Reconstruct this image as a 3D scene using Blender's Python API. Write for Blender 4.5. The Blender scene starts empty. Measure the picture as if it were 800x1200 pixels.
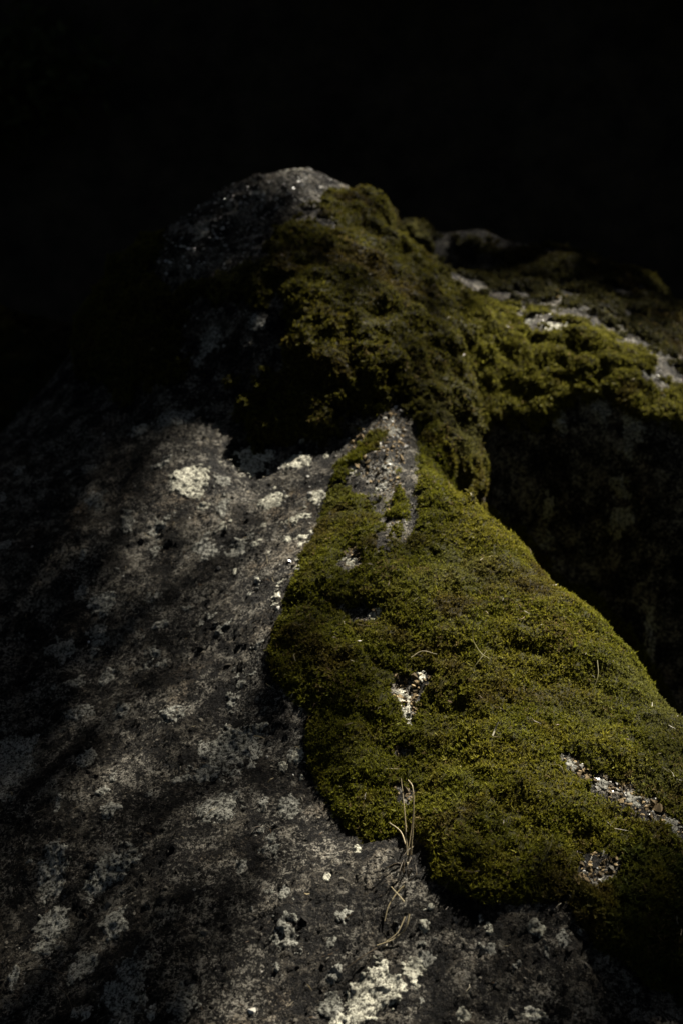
import bpy, math, random
import numpy as np
from mathutils import Vector

random.seed(7)
rng = np.random.default_rng(11)
sc = bpy.context.scene
col = sc.collection

# ------------------------------------------------------------------ camera
PITCH = math.radians(22.0)
CAMZ = 1.7
LENS = 50.0
cam_d = bpy.data.cameras.new("camera")
cam = bpy.data.objects.new("camera", cam_d)
col.objects.link(cam)
cam.location = (0, 0, CAMZ)
cam.rotation_euler = (math.pi / 2 - PITCH, 0, 0)
cam_d.sensor_fit = 'VERTICAL'
cam_d.sensor_height = 36.0
cam_d.lens = LENS
cam_d.clip_start = 0.05
cam_d.clip_end = 2000
cam_d.dof.use_dof = True
cam_d.dof.focus_distance = 1.62
cam_d.dof.aperture_fstop = 5.0
sc.camera = cam

# ------------------------------------------------------------------ sky, sun, exposure
SUN_ELEV = math.radians(44.0)
SUN_AZ = math.radians(36.0)          # to the right of straight ahead
SUN = np.array([math.sin(SUN_AZ) * math.cos(SUN_ELEV), math.cos(SUN_AZ) * math.cos(SUN_ELEV), math.sin(SUN_ELEV)])
world = bpy.data.worlds.new("World")
sc.world = world
world.use_nodes = True
wn = world.node_tree
sky = wn.nodes.new('ShaderNodeTexSky')
sky.sky_type = 'NISHITA'
sky.sun_disc = False
sky.sun_elevation = SUN_ELEV
sky.sun_rotation = SUN_AZ
sky.ozone_density = 0.0
sky.dust_density = 4.0
bg = wn.nodes['Background']
wn.links.new(sky.outputs[0], bg.inputs['Color'])
bg.inputs['Strength'].default_value = 0.05
sun_d = bpy.data.lights.new("sun", 'SUN')
sun_d.energy = 5.0
sun_d.angle = math.radians(0.5)
sun_d.color = (1.0, 0.93, 0.80)
sun = bpy.data.objects.new("sun", sun_d)
col.objects.link(sun)
sun.rotation_euler = Vector(-SUN).to_track_quat('-Z', 'Y').to_euler()
sc.view_settings.view_transform = 'Standard'
sc.view_settings.look = 'None'
sc.view_settings.gamma = 1.0
sc.view_settings.exposure = 1.6

# ------------------------------------------------------------------ helpers: rays and noise
FW = np.array([0, math.cos(PITCH), -math.sin(PITCH)])
UP = np.array([0, math.sin(PITCH), math.cos(PITCH)])
CP = np.array([0, 0, CAMZ])
KK = 0.36 / 600.0
def P(px, py, d):                     # a place at depth d metres along the view axis
    return CP + d * (FW + np.array([1, 0, 0]) * (px - 400) * KK + UP * (600 - py) * KK)
def proj(p):
    q = p - CP
    d = q @ FW
    d = np.where(np.abs(d) < 1e-6, 1e-6, d)
    return 400 + q[..., 0] / d / KK, 600 - (q @ UP) / d / KK, d

def hash3(ix, iy, iz, seed):
    h = (ix.astype(np.int64) * 374761393 + iy.astype(np.int64) * 668265263 + iz.astype(np.int64) * 2147483647 + seed * 1274126177) & 0xffffffff
    h = ((h ^ (h >> 13)) * 1274126177) & 0xffffffff
    h = ((h ^ (h >> 16)) * 2246822519) & 0xffffffff
    h = h ^ (h >> 15)
    return (h & 0xffffff) / float(0xffffff)
def vnoise(p, seed=0):                # -1..1
    f = np.floor(p); t = p - f
    t = t * t * t * (t * (t * 6 - 15) + 10)
    i = f.astype(np.int64)
    r = 0
    for a in (0, 1):
        wa = t[..., 0] if a else 1 - t[..., 0]
        for b in (0, 1):
            wb = t[..., 1] if b else 1 - t[..., 1]
            for c in (0, 1):
                wc = t[..., 2] if c else 1 - t[..., 2]
                r = r + wa * wb * wc * hash3(i[..., 0] + a, i[..., 1] + b, i[..., 2] + c, seed)
    return r * 2 - 1
ROT = np.array([[0.8, 0.6, 0.0], [-0.48, 0.64, 0.6], [0.36, -0.48, 0.8]])
def fbm(p, scale, octs=4, seed=0, gain=0.5):
    q = p * scale; a = 1.0; s = 0; n = 0
    for o in range(octs):
        s = s + a * vnoise(q, seed + o * 17); n += a
        a *= gain; q = (q @ ROT) * 2.03
    return s / n
def ridged(p, scale, octs=4, seed=0):
    q = p * scale; a = 1.0; s = 0; n = 0
    for o in range(octs):
        s = s + a * (1 - 2 * np.abs(vnoise(q, seed + o * 13))); n += a
        a *= 0.5; q = (q @ ROT) * 2.1
    return s / n
def worley(p, scale, seed=0):         # F1, F2 distances
    q = p * scale
    f = np.floor(q).astype(np.int64)
    best = np.full(q.shape[:-1], 9.0); second = np.full(q.shape[:-1], 9.0)
    for a in (-1, 0, 1):
        for b in (-1, 0, 1):
            for c in (-1, 0, 1):
                ix, iy, iz = f[..., 0] + a, f[..., 1] + b, f[..., 2] + c
                d = np.sqrt((ix + hash3(ix, iy, iz, seed) - q[..., 0]) ** 2 + (iy + hash3(ix, iy, iz, seed + 1) - q[..., 1]) ** 2 + (iz + hash3(ix, iy, iz, seed + 2) - q[..., 2]) ** 2)
                second = np.minimum(second, np.maximum(best, d)); best = np.minimum(best, d)
    return best, second
def sstep(a, b, x):
    t = np.clip((x - a) / (b - a), 0, 1); return t * t * (3 - 2 * t)
def poly_sd(px, py, poly):            # signed distance in photograph units, + inside
    poly = np.array(poly, float); n = len(poly)
    inside = np.zeros(px.shape, bool); dist = np.full(px.shape, 1e9)
    for i in range(n):
        x0, y0 = poly[i]; x1, y1 = poly[(i + 1) % n]
        c = ((y0 > py) != (y1 > py)) & (px < (x1 - x0) * (py - y0) / ((y1 - y0) if y1 != y0 else 1e-9) + x0)
        inside ^= c
        dx, dy = x1 - x0, y1 - y0; L = dx * dx + dy * dy + 1e-9
        t = np.clip(((px - x0) * dx + (py - y0) * dy) / L, 0, 1)
        dist = np.minimum(dist, np.hypot(px - x0 - t * dx, py - y0 - t * dy))
    return np.where(inside, dist, -dist)

def link(name, me, mat, parent=None):
    o = bpy.data.objects.new(name, me)
    col.objects.link(o)
    if mat is not None: me.materials.append(mat)
    o.parent = parent
    return o
def mesh_from(name, verts, faces, smooth=True, colors=None):
    """verts (N,3); faces (M,3) or (M,4)"""
    me = bpy.data.meshes.new(name)
    verts = np.ascontiguousarray(verts, dtype=np.float32); faces = np.ascontiguousarray(faces, dtype=np.int32)
    k = faces.shape[1]
    me.vertices.add(len(verts)); me.vertices.foreach_set('co', verts.ravel())
    me.loops.add(faces.size); me.loops.foreach_set('vertex_index', faces.ravel())
    me.polygons.add(len(faces))
    me.polygons.foreach_set('loop_start', np.arange(0, faces.size, k, dtype=np.int32))
    me.polygons.foreach_set('use_smooth', np.full(len(faces), smooth))
    if colors is not None:
        a = me.attributes.new('tint', 'FLOAT_COLOR', 'POINT')
        c = np.ones((len(verts), 4), np.float32); c[:, :3] = colors
        a.data.foreach_set('color', c.ravel())
    me.update(calc_edges=True)
    return me
def tag(o, label=None, cat=None, group=None, kind=None):
    if label: o['label'] = label
    if cat: o['category'] = cat
    if group: o['group'] = group
    if kind: o['kind'] = kind
    return o
def empty(name, loc, label, cat, group=None):
    o = bpy.data.objects.new(name, None); col.objects.link(o); o.location = loc
    o.empty_display_size = 0.1
    return tag(o, label, cat, group)

# ------------------------------------------------------------------ materials
def nodes_of(name):
    m = bpy.data.materials.new(name); m.use_nodes = True
    nt = m.node_tree
    return m, nt, nt.nodes['Principled BSDF']
def N(nt, typ, **kw):
    n = nt.nodes.new(typ)
    for k, v in kw.items():
        if k.startswith('i_'): n.inputs[k[2:].replace('_', ' ')].default_value = v
        else: setattr(n, k, v)
    return n
def noise(nt, co, scale, detail=6, rough=0.6, dist=0.0):
    n = N(nt, 'ShaderNodeTexNoise'); n.inputs['Scale'].default_value = scale
    n.inputs['Detail'].default_value = detail; n.inputs['Roughness'].default_value = rough
    n.inputs['Distortion'].default_value = dist
    nt.links.new(co, n.inputs['Vector']); return n.outputs[0]
def ramp(nt, fac, stops):
    r = nt.nodes.new('ShaderNodeValToRGB'); e = r.color_ramp.elements
    while len(e) < len(stops): e.new(0.5)
    for i, (p, c) in enumerate(stops):
        e[i].position = p; e[i].color = c if len(c) == 4 else (*c, 1)
    nt.links.new(fac, r.inputs[0]); return r.outputs[0]
def mixc(nt, fac, a, b, mode='MIX'):
    m = nt.nodes.new('ShaderNodeMix'); m.data_type = 'RGBA'; m.blend_type = mode
    for s, v in ((m.inputs['Factor'], fac), (m.inputs['A'], a), (m.inputs['B'], b)):
        if s.name == 'Factor': s = m.inputs[0]
        elif s.name == 'A': s = m.inputs[6]
        else: s = m.inputs[7]
        if isinstance(v, (int, float)): s.default_value = v
        elif isinstance(v, tuple): s.default_value = v if len(v) == 4 else (*v, 1)
        else: nt.links.new(v, s)
    return m.outputs[2]
def mth(nt, op, a, b=None):
    m = N(nt, 'ShaderNodeMath', operation=op)
    for i, v in enumerate((a, b)):
        if v is None: continue
        if isinstance(v, (int, float)): m.inputs[i].default_value = v
        else: nt.links.new(v, m.inputs[i])
    return m.outputs[0]

def rock_material(name, pale=1.0):
    m, nt, b = nodes_of(name)
    co = N(nt, 'ShaderNodeTexCoord').outputs['Object']
    mid = noise(nt, co, 60, 7, 0.72, 0.2)
    fine = noise(nt, co, 170, 6, 0.75)
    grain = noise(nt, co, 460, 3, 0.7)
    at = N(nt, 'ShaderNodeAttribute', attribute_name='tint')
    base = ramp(nt, fine, [(0.35, (0.003, 0.0027, 0.0023)), (0.50, (0.011, 0.0095, 0.0075)), (0.62, (0.040, 0.034, 0.026)), (0.74, (0.12, 0.105, 0.08))])
    # grey brown crust with ragged edges, its broad pattern stored on the stone
    s = mth(nt, 'ADD', mth(nt, 'MULTIPLY', at.outputs['Fac'], 0.50), mth(nt, 'MULTIPLY', mid, 0.80))
    s = mth(nt, 'ADD', s, mth(nt, 'MULTIPLY', fine, 0.35))
    mask = ramp(nt, s, [(0.835, (0, 0, 0)), (0.875, (1, 1, 1))])
    lich = ramp(nt, grain, [(0.32, (0.040 * pale, 0.037 * pale, 0.030 * pale)), (0.5, (0.155 * pale, 0.138 * pale, 0.107 * pale)), (0.68, (0.33 * pale, 0.295 * pale, 0.235 * pale))])
    c = mixc(nt, mth(nt, 'MULTIPLY', mask, 0.85), base, lich)
    spk = noise(nt, co, 240, 4, 0.85)
    clump = noise(nt, co, 34, 5, 0.7)
    sp = ramp(nt, mth(nt, 'ADD', mth(nt, 'MULTIPLY', spk, 0.75), mth(nt, 'MULTIPLY', clump, 0.45)), [(0.615, (0, 0, 0)), (0.655, (1, 1, 1))])
    c = mixc(nt, mth(nt, 'MULTIPLY', sp, 0.9), c, (0.30 * pale, 0.280 * pale, 0.235 * pale))
    dk = ramp(nt, noise(nt, co, 200, 4, 0.8), [(0.45, (0.05, 0.045, 0.04)), (0.49, (1, 1, 1))])
    c = mixc(nt, 1.0, c, dk, 'MULTIPLY')
    # black algal film
    film = ramp(nt, noise(nt, co, 17, 10, 0.78, 0.3), [(0.46, (0.20, 0.19, 0.18)), (0.53, (1, 1, 1))])
    c = mixc(nt, 1.0, c, film, 'MULTIPLY')
    # rusty brown tint here and there
    rust = ramp(nt, noise(nt, co, 9, 5, 0.7), [(0.54, (1, 1, 1)), (0.68, (1.0, 0.84, 0.68))])
    c = mixc(nt, 1.0, c, rust, 'MULTIPLY')
    nt.links.new(c, b.inputs['Base Color'])
    r = ramp(nt, grain, [(0.35, (0.55, 0.55, 0.55)), (0.6, (0.9, 0.9, 0.9))])
    nt.links.new(r, b.inputs['Roughness'])
    b.inputs['Specular IOR Level'].default_value = 0.16
    h = mth(nt, 'ADD', mth(nt, 'MULTIPLY', fine, 1.0), mth(nt, 'MULTIPLY', grain, 0.45))
    h = mth(nt, 'ADD', h, mth(nt, 'MULTIPLY', mask, 0.25))
    bu = N(nt, 'ShaderNodeBump'); bu.inputs['Strength'].default_value = 1.0; bu.inputs['Distance'].default_value = 0.005
    nt.links.new(h, bu.inputs['Height']); nt.links.new(bu.outputs[0], b.inputs['Normal'])
    return m
def lichen_material(name, lo, hi):
    m, nt, b = nodes_of(name)
    co = N(nt, 'ShaderNodeTexCoord').outputs['Object']
    g = noise(nt, co, 260, 5, 0.75); f = noise(nt, co, 45, 5, 0.7)
    c = ramp(nt, g, [(0.40, tuple(x * .5 for x in lo)), (0.46, lo), (0.53, hi), (0.75, tuple(min(1, x * 1.25) for x in hi))])
    c = mixc(nt, 1.0, c, ramp(nt, noise(nt, co, 520, 3, .8), [(0.40, (0.45, 0.44, 0.42)), (0.48, (1, 1, 1))]), 'MULTIPLY')
    c = mixc(nt, 1.0, c, ramp(nt, f, [(0.35, (0.5, 0.5, 0.48)), (0.6, (1, 1, 1))]), 'MULTIPLY')
    nt.links.new(c, b.inputs['Base Color'])
    b.inputs['Roughness'].default_value = 0.85; b.inputs['Specular IOR Level'].default_value = 0.2
    bu = N(nt, 'ShaderNodeBump'); bu.inputs['Strength'].default_value = 0.8; bu.inputs['Distance'].default_value = 0.003
    nt.links.new(g, bu.inputs['Height']); nt.links.new(bu.outputs[0], b.inputs['Normal'])
    return m
def tint_material(name, trans=0.3, rough=0.5, spec=0.3, gl=0.06):
    m, nt, b = nodes_of(name)
    a = N(nt, 'ShaderNodeAttribute', attribute_name='tint')
    nt.links.new(a.outputs['Color'], b.inputs['Base Color'])
    b.inputs['Roughness'].default_value = rough
    b.inputs['Specular IOR Level'].default_value = spec
    if trans > 0:
        t = N(nt, 'ShaderNodeBsdfTranslucent'); nt.links.new(a.outputs['Color'], t.inputs['Color'])
        mx = N(nt, 'ShaderNodeMixShader'); mx.inputs[0].default_value = trans
        nt.links.new(b.outputs[0], mx.inputs[1]); nt.links.new(t.outputs[0], mx.inputs[2])
        nt.links.new(mx.outputs[0], nt.nodes['Material Output'].inputs['Surface'])
    return m
def plain(name, lo, hi, scale=30, rough=0.85, bump=0.004):
    m, nt, b = nodes_of(name)
    co = N(nt, 'ShaderNodeTexCoord').outputs['Object']
    f = noise(nt, co, scale, 8, 0.7)
    nt.links.new(ramp(nt, f, [(0.35, lo), (0.65, hi)]), b.inputs['Base Color'])
    b.inputs['Roughness'].default_value = rough; b.inputs['Specular IOR Level'].default_value = 0.2
    bu = N(nt, 'ShaderNodeBump'); bu.inputs['Strength'].default_value = 0.7; bu.inputs['Distance'].default_value = bump
    nt.links.new(f, bu.inputs['Height']); nt.links.new(bu.outputs[0], b.inputs['Normal'])
    return m
M_ROCK = rock_material('weathered_rock', 1.0)
M_MOSS = tint_material('moss', 0.40, 0.7, 0.10)
M_LEAF = tint_material('leaf', 0.0, 0.8, 0.05)
M_GRIT = tint_material('grit', 0.0, 0.8, 0.12)
M_GLINT = tint_material('quartz', 0.0, 0.30, 1.0)
M_STRAW = tint_material('straw', 0.15, 0.5, 0.4)
M_LICHEN_GREY = lichen_material('grey_lichen', (0.07, 0.068, 0.058), (0.36, 0.355, 0.31))
M_LICHEN_PALE = lichen_material('pale_lichen', (0.20, 0.192, 0.155), (0.68, 0.66, 0.54))
M_BARK = plain('bark', (0.012, 0.010, 0.008), (0.045, 0.036, 0.028), 25, 0.9, 0.02)
M_SOIL = plain('forest_soil', (0.010, 0.009, 0.006), (0.040, 0.033, 0.022), 6, 0.95, 0.02)

# ------------------------------------------------------------------ the main boulder: a height field over its plan
W = lambda x, y, z: np.array([x, y, z])
ctrl = []
for px, py, d in [
    (-40,1230,1.47),(100,1230,1.42),(250,1220,1.39),(400,1210,1.375),(550,1210,1.37),(700,1210,1.38),(840,1210,1.43),
    (-20,1050,1.60),(150,1050,1.54),(300,1050,1.50),(450,1050,1.47),(600,1050,1.46),(720,1050,1.47),
    (0,900,1.76),(120,900,1.71),(250,900,1.67),(360,880,1.65),
    (0,780,1.91),(120,780,1.86),(250,780,1.81),
    (0,680,2.05),(120,660,2.02),(250,650,1.98),(350,620,1.98),
    (-20,570,2.24),(80,550,2.22),(160,540,2.19),(240,530,2.17),(320,525,2.15),(400,530,2.12),
    (400,700,1.83),(500,700,1.80),(420,800,1.72),(520,820,1.68),(460,600,1.97),(500,560,2.03),(470,520,2.09),
    (480,900,1.60),(600,900,1.58),(570,780,1.71),(600,720,1.79),(560,650,1.89),
    (700,850,1.66),(720,950,1.55),(800,1080,1.46),(800,950,1.56),(650,980,1.52),
    (525,580,2.03),(560,600,1.99),(615,650,1.93),(660,700,1.86),(695,722,1.84),(740,772,1.79),(800,858,1.70),(860,940,1.62),
    # shoulder: crest and its steep front
    (540,350,2.62),(590,372,2.56),(650,378,2.54),(710,405,2.50),(760,430,2.45),(800,470,2.40),(860,540,2.34),
    (560,430,2.42),(600,450,2.42),(680,470,2.38),(760,500,2.33),
    (590,520,2.36),(650,560,2.36),(740,570,2.33),(620,640,2.37),(700,680,2.36),(790,700,2.31),(790,800,2.32),
    (560,325,2.86),(650,342,2.79),(740,372,2.70),(805,425,2.60),
    (470,244,3.02),(560,264,3.02),(640,288,3.0),(740,328,2.95),(820,380,2.90),(900,400,2.85),
    # knob: outline of its top, then its front, then the foot
    (96,375,2.50),(135,320,2.53),(185,275,2.56),(245,218,2.60),(300,197,2.63),(345,190,2.65),(395,203,2.65),(435,235,2.64),(470,275,2.63),(510,318,2.62),
    (110,440,2.42),(180,360,2.42),(250,300,2.45),(320,260,2.47),(390,260,2.47),(440,310,2.45),(490,370,2.43),
    (250,370,2.31),(320,350,2.30),(390,350,2.29),(450,400,2.27),(200,420,2.29),(300,420,2.22),(380,430,2.19),
    (160,480,2.29),(230,490,2.24),(300,490,2.20),(380,495,2.165),(440,480,2.18),(500,460,2.26),(520,500,2.17),(540,400,2.42)]:
    ctrl.append(P(px, py, d))
# the far sides
for (px, py, d), off in [((525,580,2.03),(.07,.10,-.30)),((532,548,2.10),(.08,.07,-.32)),((560,600,1.99),(.09,.10,-.36)),((615,650,1.93),(.09,.10,-.38)),((660,700,1.86),(.10,.10,-.38)),((700,718,1.84),(.10,.10,-.38)),
                         ((740,772,1.79),(.11,.09,-.38)),((800,850,1.70),(.12,.08,-.36)),((860,940,1.62),(.14,.06,-.34)),
                         ((96,375,2.5),(-.12,.12,-.25)),((135,320,2.53),(-.08,.16,-.22)),((185,275,2.56),(-.05,.2,-.2)),((245,218,2.60),(-.05,.24,-.22)),((345,190,2.65),(0,.3,-.3)),
                         ((435,235,2.64),(.05,.28,-.3)),((510,318,2.62),(.08,.28,-.25)),((470,262,3.02),(0,.3,-.35)),((560,280,3.02),(0,.28,-.35)),((640,294,3.0),(.02,.28,-.35)),((740,314,2.95),(.06,.28,-.35)),((820,350,2.9),(.15,.25,-.35)),((900,400,2.85),(.25,.1,-.4))]:
    ctrl.append(P(px, py, d) + np.array(off))
for x, y, z in [(-1.0,1.0,.35),(-1.2,1.6,.4),(-1.2,2.2,.4),(-1.1,2.8,.3),(-.9,3.2,.2),(-.3,3.5,.1),(.3,3.62,.1),(.95,3.6,.1),(1.45,2.8,.2),(1.4,2.2,.2),(1.2,1.6,.1),(.95,1.2,.25),(.8,.7,.3),(.3,.55,.35),(-.3,.55,.35),(-.8,.6,.3),
                (.62,1.95,.35),(.85,2.0,.3),(-.75,1.0,.62),(-.78,1.5,.75),(-.8,2.0,.82),(-.2,.85,.6),(.25,.85,.6)]:
    ctrl.append(W(x, y, z))
ctrl = np.array(ctrl)
A = ctrl[:, :2]; nC = len(A)
def kern(r): return r
K = kern(np.linalg.norm(A[:, None] - A[None], axis=2)) - 0.006 * np.eye(nC)
Pm = np.c_[np.ones(nC), A]
sol = np.linalg.solve(np.block([[K, Pm], [Pm.T, np.zeros((3, 3))]]), np.r_[ctrl[:, 2], 0, 0, 0])
def axis(parts):
    out = [parts[0][0]]
    for a, b, s in parts:
        n = max(1, int(round((b - a) / s))); out += list(a + (b - a) * (np.arange(1, n + 1) / n))
    return np.array(out)
gx = axis([(-1.5, -.75, .03), (-.75, .80, .0042), (.80, 1.6, .03)])
gy = axis([(.35, .95, .03), (.95, 1.9, .0038), (1.9, 2.85, .0046), (2.85, 3.25, .008), (3.25, 3.9, .03)])
X, Y = np.meshgrid(gx, gy, indexing='ij')
Z = np.empty_like(X)
for i in range(0, len(gx), 20):
    q = np.stack([X[i:i+20], Y[i:i+20]], -1)
    Z[i:i+20] = kern(np.linalg.norm(q[..., None, :] - A, axis=-1)) @ sol[:nC] + sol[nC] + q @ sol[nC+1:]
def blur(Z, n):
    for _ in range(n):
        Q = np.pad(Z, 1, mode='edge')
        Z = (Q[:-2, 1:-1] + Q[2:, 1:-1] + Q[1:-1, :-2] + Q[1:-1, 2:] + 4 * Z) / 8
    return Z
Z = blur(Z, 45)
def grid_normals(G):
    a = np.gradient(G, axis=0); b = np.gradient(G, axis=1)
    n = np.cross(a, b); return n / (np.linalg.norm(n, axis=-1, keepdims=True) + 1e-12)
edge = np.minimum.reduce([X + 1.5, 1.6 - X, Y - .35, 3.9 - Y])
Z = Z * sstep(0, .3, edge) - 0.25 * (1 - sstep(0, .3, edge))
G = np.stack([X, Y, Z], -1)
n0 = grid_normals(G)
disp = 0.035 * fbm(G, 3.0, 4, 5) + 0.006 * ridged(G, 8, 4, 31) + 0.0030 * fbm(G, 38, 5, 50, 0.65) + 0.0014 * ridged(G, 60, 3, 77)
pit = np.clip(0.33 - worley(G, 42, 91)[0], 0, 1)
disp -= 0.004 * pit * sstep(-.1, .3, fbm(G, 9, 2, 8))
knobby = sstep(1.06, 1.2, G[..., 2])
disp += knobby * (0.008 * fbm(G, 55, 4, 61, .7) + .004 * ridged(G, 25, 3, 67))
disp += 0.0009 * rng.normal(size=disp.shape)
ROCK = G + n0 * disp[..., None]
NR = grid_normals(blur(ROCK.transpose(2, 0, 1).reshape(3, *X.shape)[0] * 0, 0)[..., None] + ROCK)
for k in range(1): pass
NS = grid_normals(np.stack([blur(ROCK[..., c], 12) for c in range(3)], -1))   # smoothed normals
nx, ny = X.shape
idx = np.arange(nx * ny).reshape(nx, ny)
quads = np.stack([idx[:-1, :-1], idx[1:, :-1], idx[1:, 1:], idx[:-1, 1:]], -1).reshape(-1, 4)

boulder = empty('boulder', (0, 2.0, 0), 'huge dark lichen crusted boulder with rounded knob on top and moss down its middle', 'boulder')
def child(name, me, mat, parent):
    o = link(name, me, mat, parent)
    o.matrix_parent_inverse = parent_inv(parent); return o
def parent_inv(p):
    from mathutils import Matrix
    return Matrix.Translation(-Vector(p.location))
MOT = 0.5 + 1.0 * fbm(ROCK, 24, 5, 801, .78)       # broad crust pattern
rock = child('rock', mesh_from('rock', ROCK.reshape(-1, 3), quads, True, np.repeat(MOT.reshape(-1, 1), 3, 1)), M_ROCK, boulder)

PXg, PYg, Dg = proj(ROCK)
def surf(fi, fj, F):                  # bilinear look-up on the grid
    i = np.clip(np.floor(fi).astype(int), 0, nx - 2); j = np.clip(np.floor(fj).astype(int), 0, ny - 2)
    a = (fi - i)[..., None]; b = (fj - j)[..., None]
    return F[i, j] * (1 - a) * (1 - b) + F[i + 1, j] * a * (1 - b) + F[i, j + 1] * (1 - a) * b + F[i + 1, j + 1] * a * b

# ------------------------------------------------------------------ moss
def billow(p):
    w = p + 0.010 * np.stack([fbm(p, 28, 2, s) for s in (201, 202, 203)], -1)
    f1, _ = worley(w, 15, 301)
    f2, _ = worley(w, 36, 311)
    f3, _ = worley(w, 90, 321)
    return (1 - f1 ** 2) * 0.50 + (1 - f2 ** 2) * 0.26 + (1 - f3 ** 2) * 0.12 + 0.45 * fbm(p, 5, 3, 331) + .12
def moss_color(p, base, var=1.0):
    a = fbm(p, 9, 3, 401); b = fbm(p, 30, 3, 411); c = fbm(p, 4, 2, 421)
    green = np.array(base)
    brown = np.array([0.070, 0.048, 0.014]); yel = np.array([0.25, 0.215, 0.025])
    k = sstep(0.05, 0.5, a * 0.7 + b * 0.5)[..., None] * 0.75 * var
    y = sstep(0.0, 0.5, c * .6 + b * .5)[..., None] * 0.45 * var
    cc = green * (1 - y) + yel * y
    grey = .35 * sstep(.05, .5, fbm(p, 6, 3, 441) + .5 * (p[..., 0] - .3))[..., None]
    cc = cc * (1 - grey) + (cc.mean(-1, keepdims=True) * np.array([1.3, 1.3, .75])) * grey
    return cc * (1 - k) + brown * k
def tufts(pts, nrm, n_leaf, length, tints, lean=0.5):
    """small rosettes of pointed leaflets"""
    m = len(pts)
    ax = nrm * 0.75 + np.array([0, 0, 0.35]) + rng.normal(scale=lean * 0.5, size=(m, 3))
    ax /= np.linalg.norm(ax, axis=1, keepdims=True)
    ref = rng.normal(size=(m, 3)); u = np.cross(ax, ref); u /= np.linalg.norm(u, axis=1, keepdims=True); v = np.cross(ax, u)
    L = length * rng.uniform(0.6, 1.35, m) * np.where(rng.random(m) < .08, 1.7, 1.0) * (1 + .35 * fbm(pts, 22, 2, 77))
    V = []; C = []
    for k in range(n_leaf):
        th = 2 * math.pi * k / n_leaf + rng.uniform(-.5, .5, m)
        tilt = rng.uniform(0.25, 1.25, m)
        dr = (u * np.cos(th)[:, None] + v * np.sin(th)[:, None])
        sd = (-u * np.sin(th)[:, None] + v * np.cos(th)[:, None])
        l = (L * rng.uniform(0.7, 1.2, m))[:, None]
        base = pts + ax * (l * rng.uniform(-.1, .5, (m, 1)))
        tip = base + (dr * np.sin(tilt)[:, None] + ax * np.cos(tilt)[:, None]) * l
        w = sd * l * 0.24
        V += [base - w, base + w, tip]
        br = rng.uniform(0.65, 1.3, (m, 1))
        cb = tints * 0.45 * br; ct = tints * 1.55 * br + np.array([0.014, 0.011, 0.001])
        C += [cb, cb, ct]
    V = np.stack(V, 1).reshape(-1, 3); C = np.stack(C, 1).reshape(-1, 3)
    F = np.arange(len(V)).reshape(-1, 3)
    return V, F, np.clip(C, 0, 1)
def sample_faces(V, Q, wgt, count):
    a, b, c, d = (V[Q[:, k]] for k in range(4))
    area = np.linalg.norm(np.cross(c - a, d - b), axis=1) * 0.5 * wgt
    f = rng.choice(len(Q), count, p=area / area.sum())
    s = rng.random((count, 1)); t = rng.random((count, 1))
    p = (a[f] * (1 - s) + b[f] * s) * (1 - t) + (d[f] * (1 - s) + c[f] * s) * t
    return p, f, np.cross(c - a, d - b)[f]
HOLES = [  # bare places inside the moss
    [(462,790),(478,800),(500,782),(508,792),(490,812),(486,845),(478,850),(468,830),(458,812)],
    [(458,880),(470,876),(480,884),(470,892),(456,890)],
    [(448,926),(470,922),(487,928),(480,938),(456,938)],
    [(655,888),(672,886),(700,905),(740,925),(775,945),(810,975),(810,988),(770,965),(730,945),(690,920),(660,905)],
    [(680,1000),(700,992),(730,1005),(728,1030),(700,1040),(672,1030)],
    [(716,952),(738,957),(736,968),(718,962)],
    [(402,645),(418,640),(420,664),(408,672),(400,660)],
    [(385,705),(440,712),(448,722),(420,730),(390,722)],
    [(430,716),(450,716),(444,726)],
    [(600,360),(632,366),(664,376),(660,388),(628,380),(604,372)],
    [(745,425),(775,440),(790,470),(770,470),(752,450)],
    [(350,236),(376,240),(392,262),(370,270),(350,258)],
    [(225,350),(262,345),(320,350),(345,392),(330,430),(290,455),(235,450),(205,420),(208,375)],
    [(455,470),(468,482),(476,520),(466,560),(480,600),(470,632),(457,618),(446,585),(425,560),(400,548),(412,505),(435,480)],
]
LITTER = []
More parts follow.
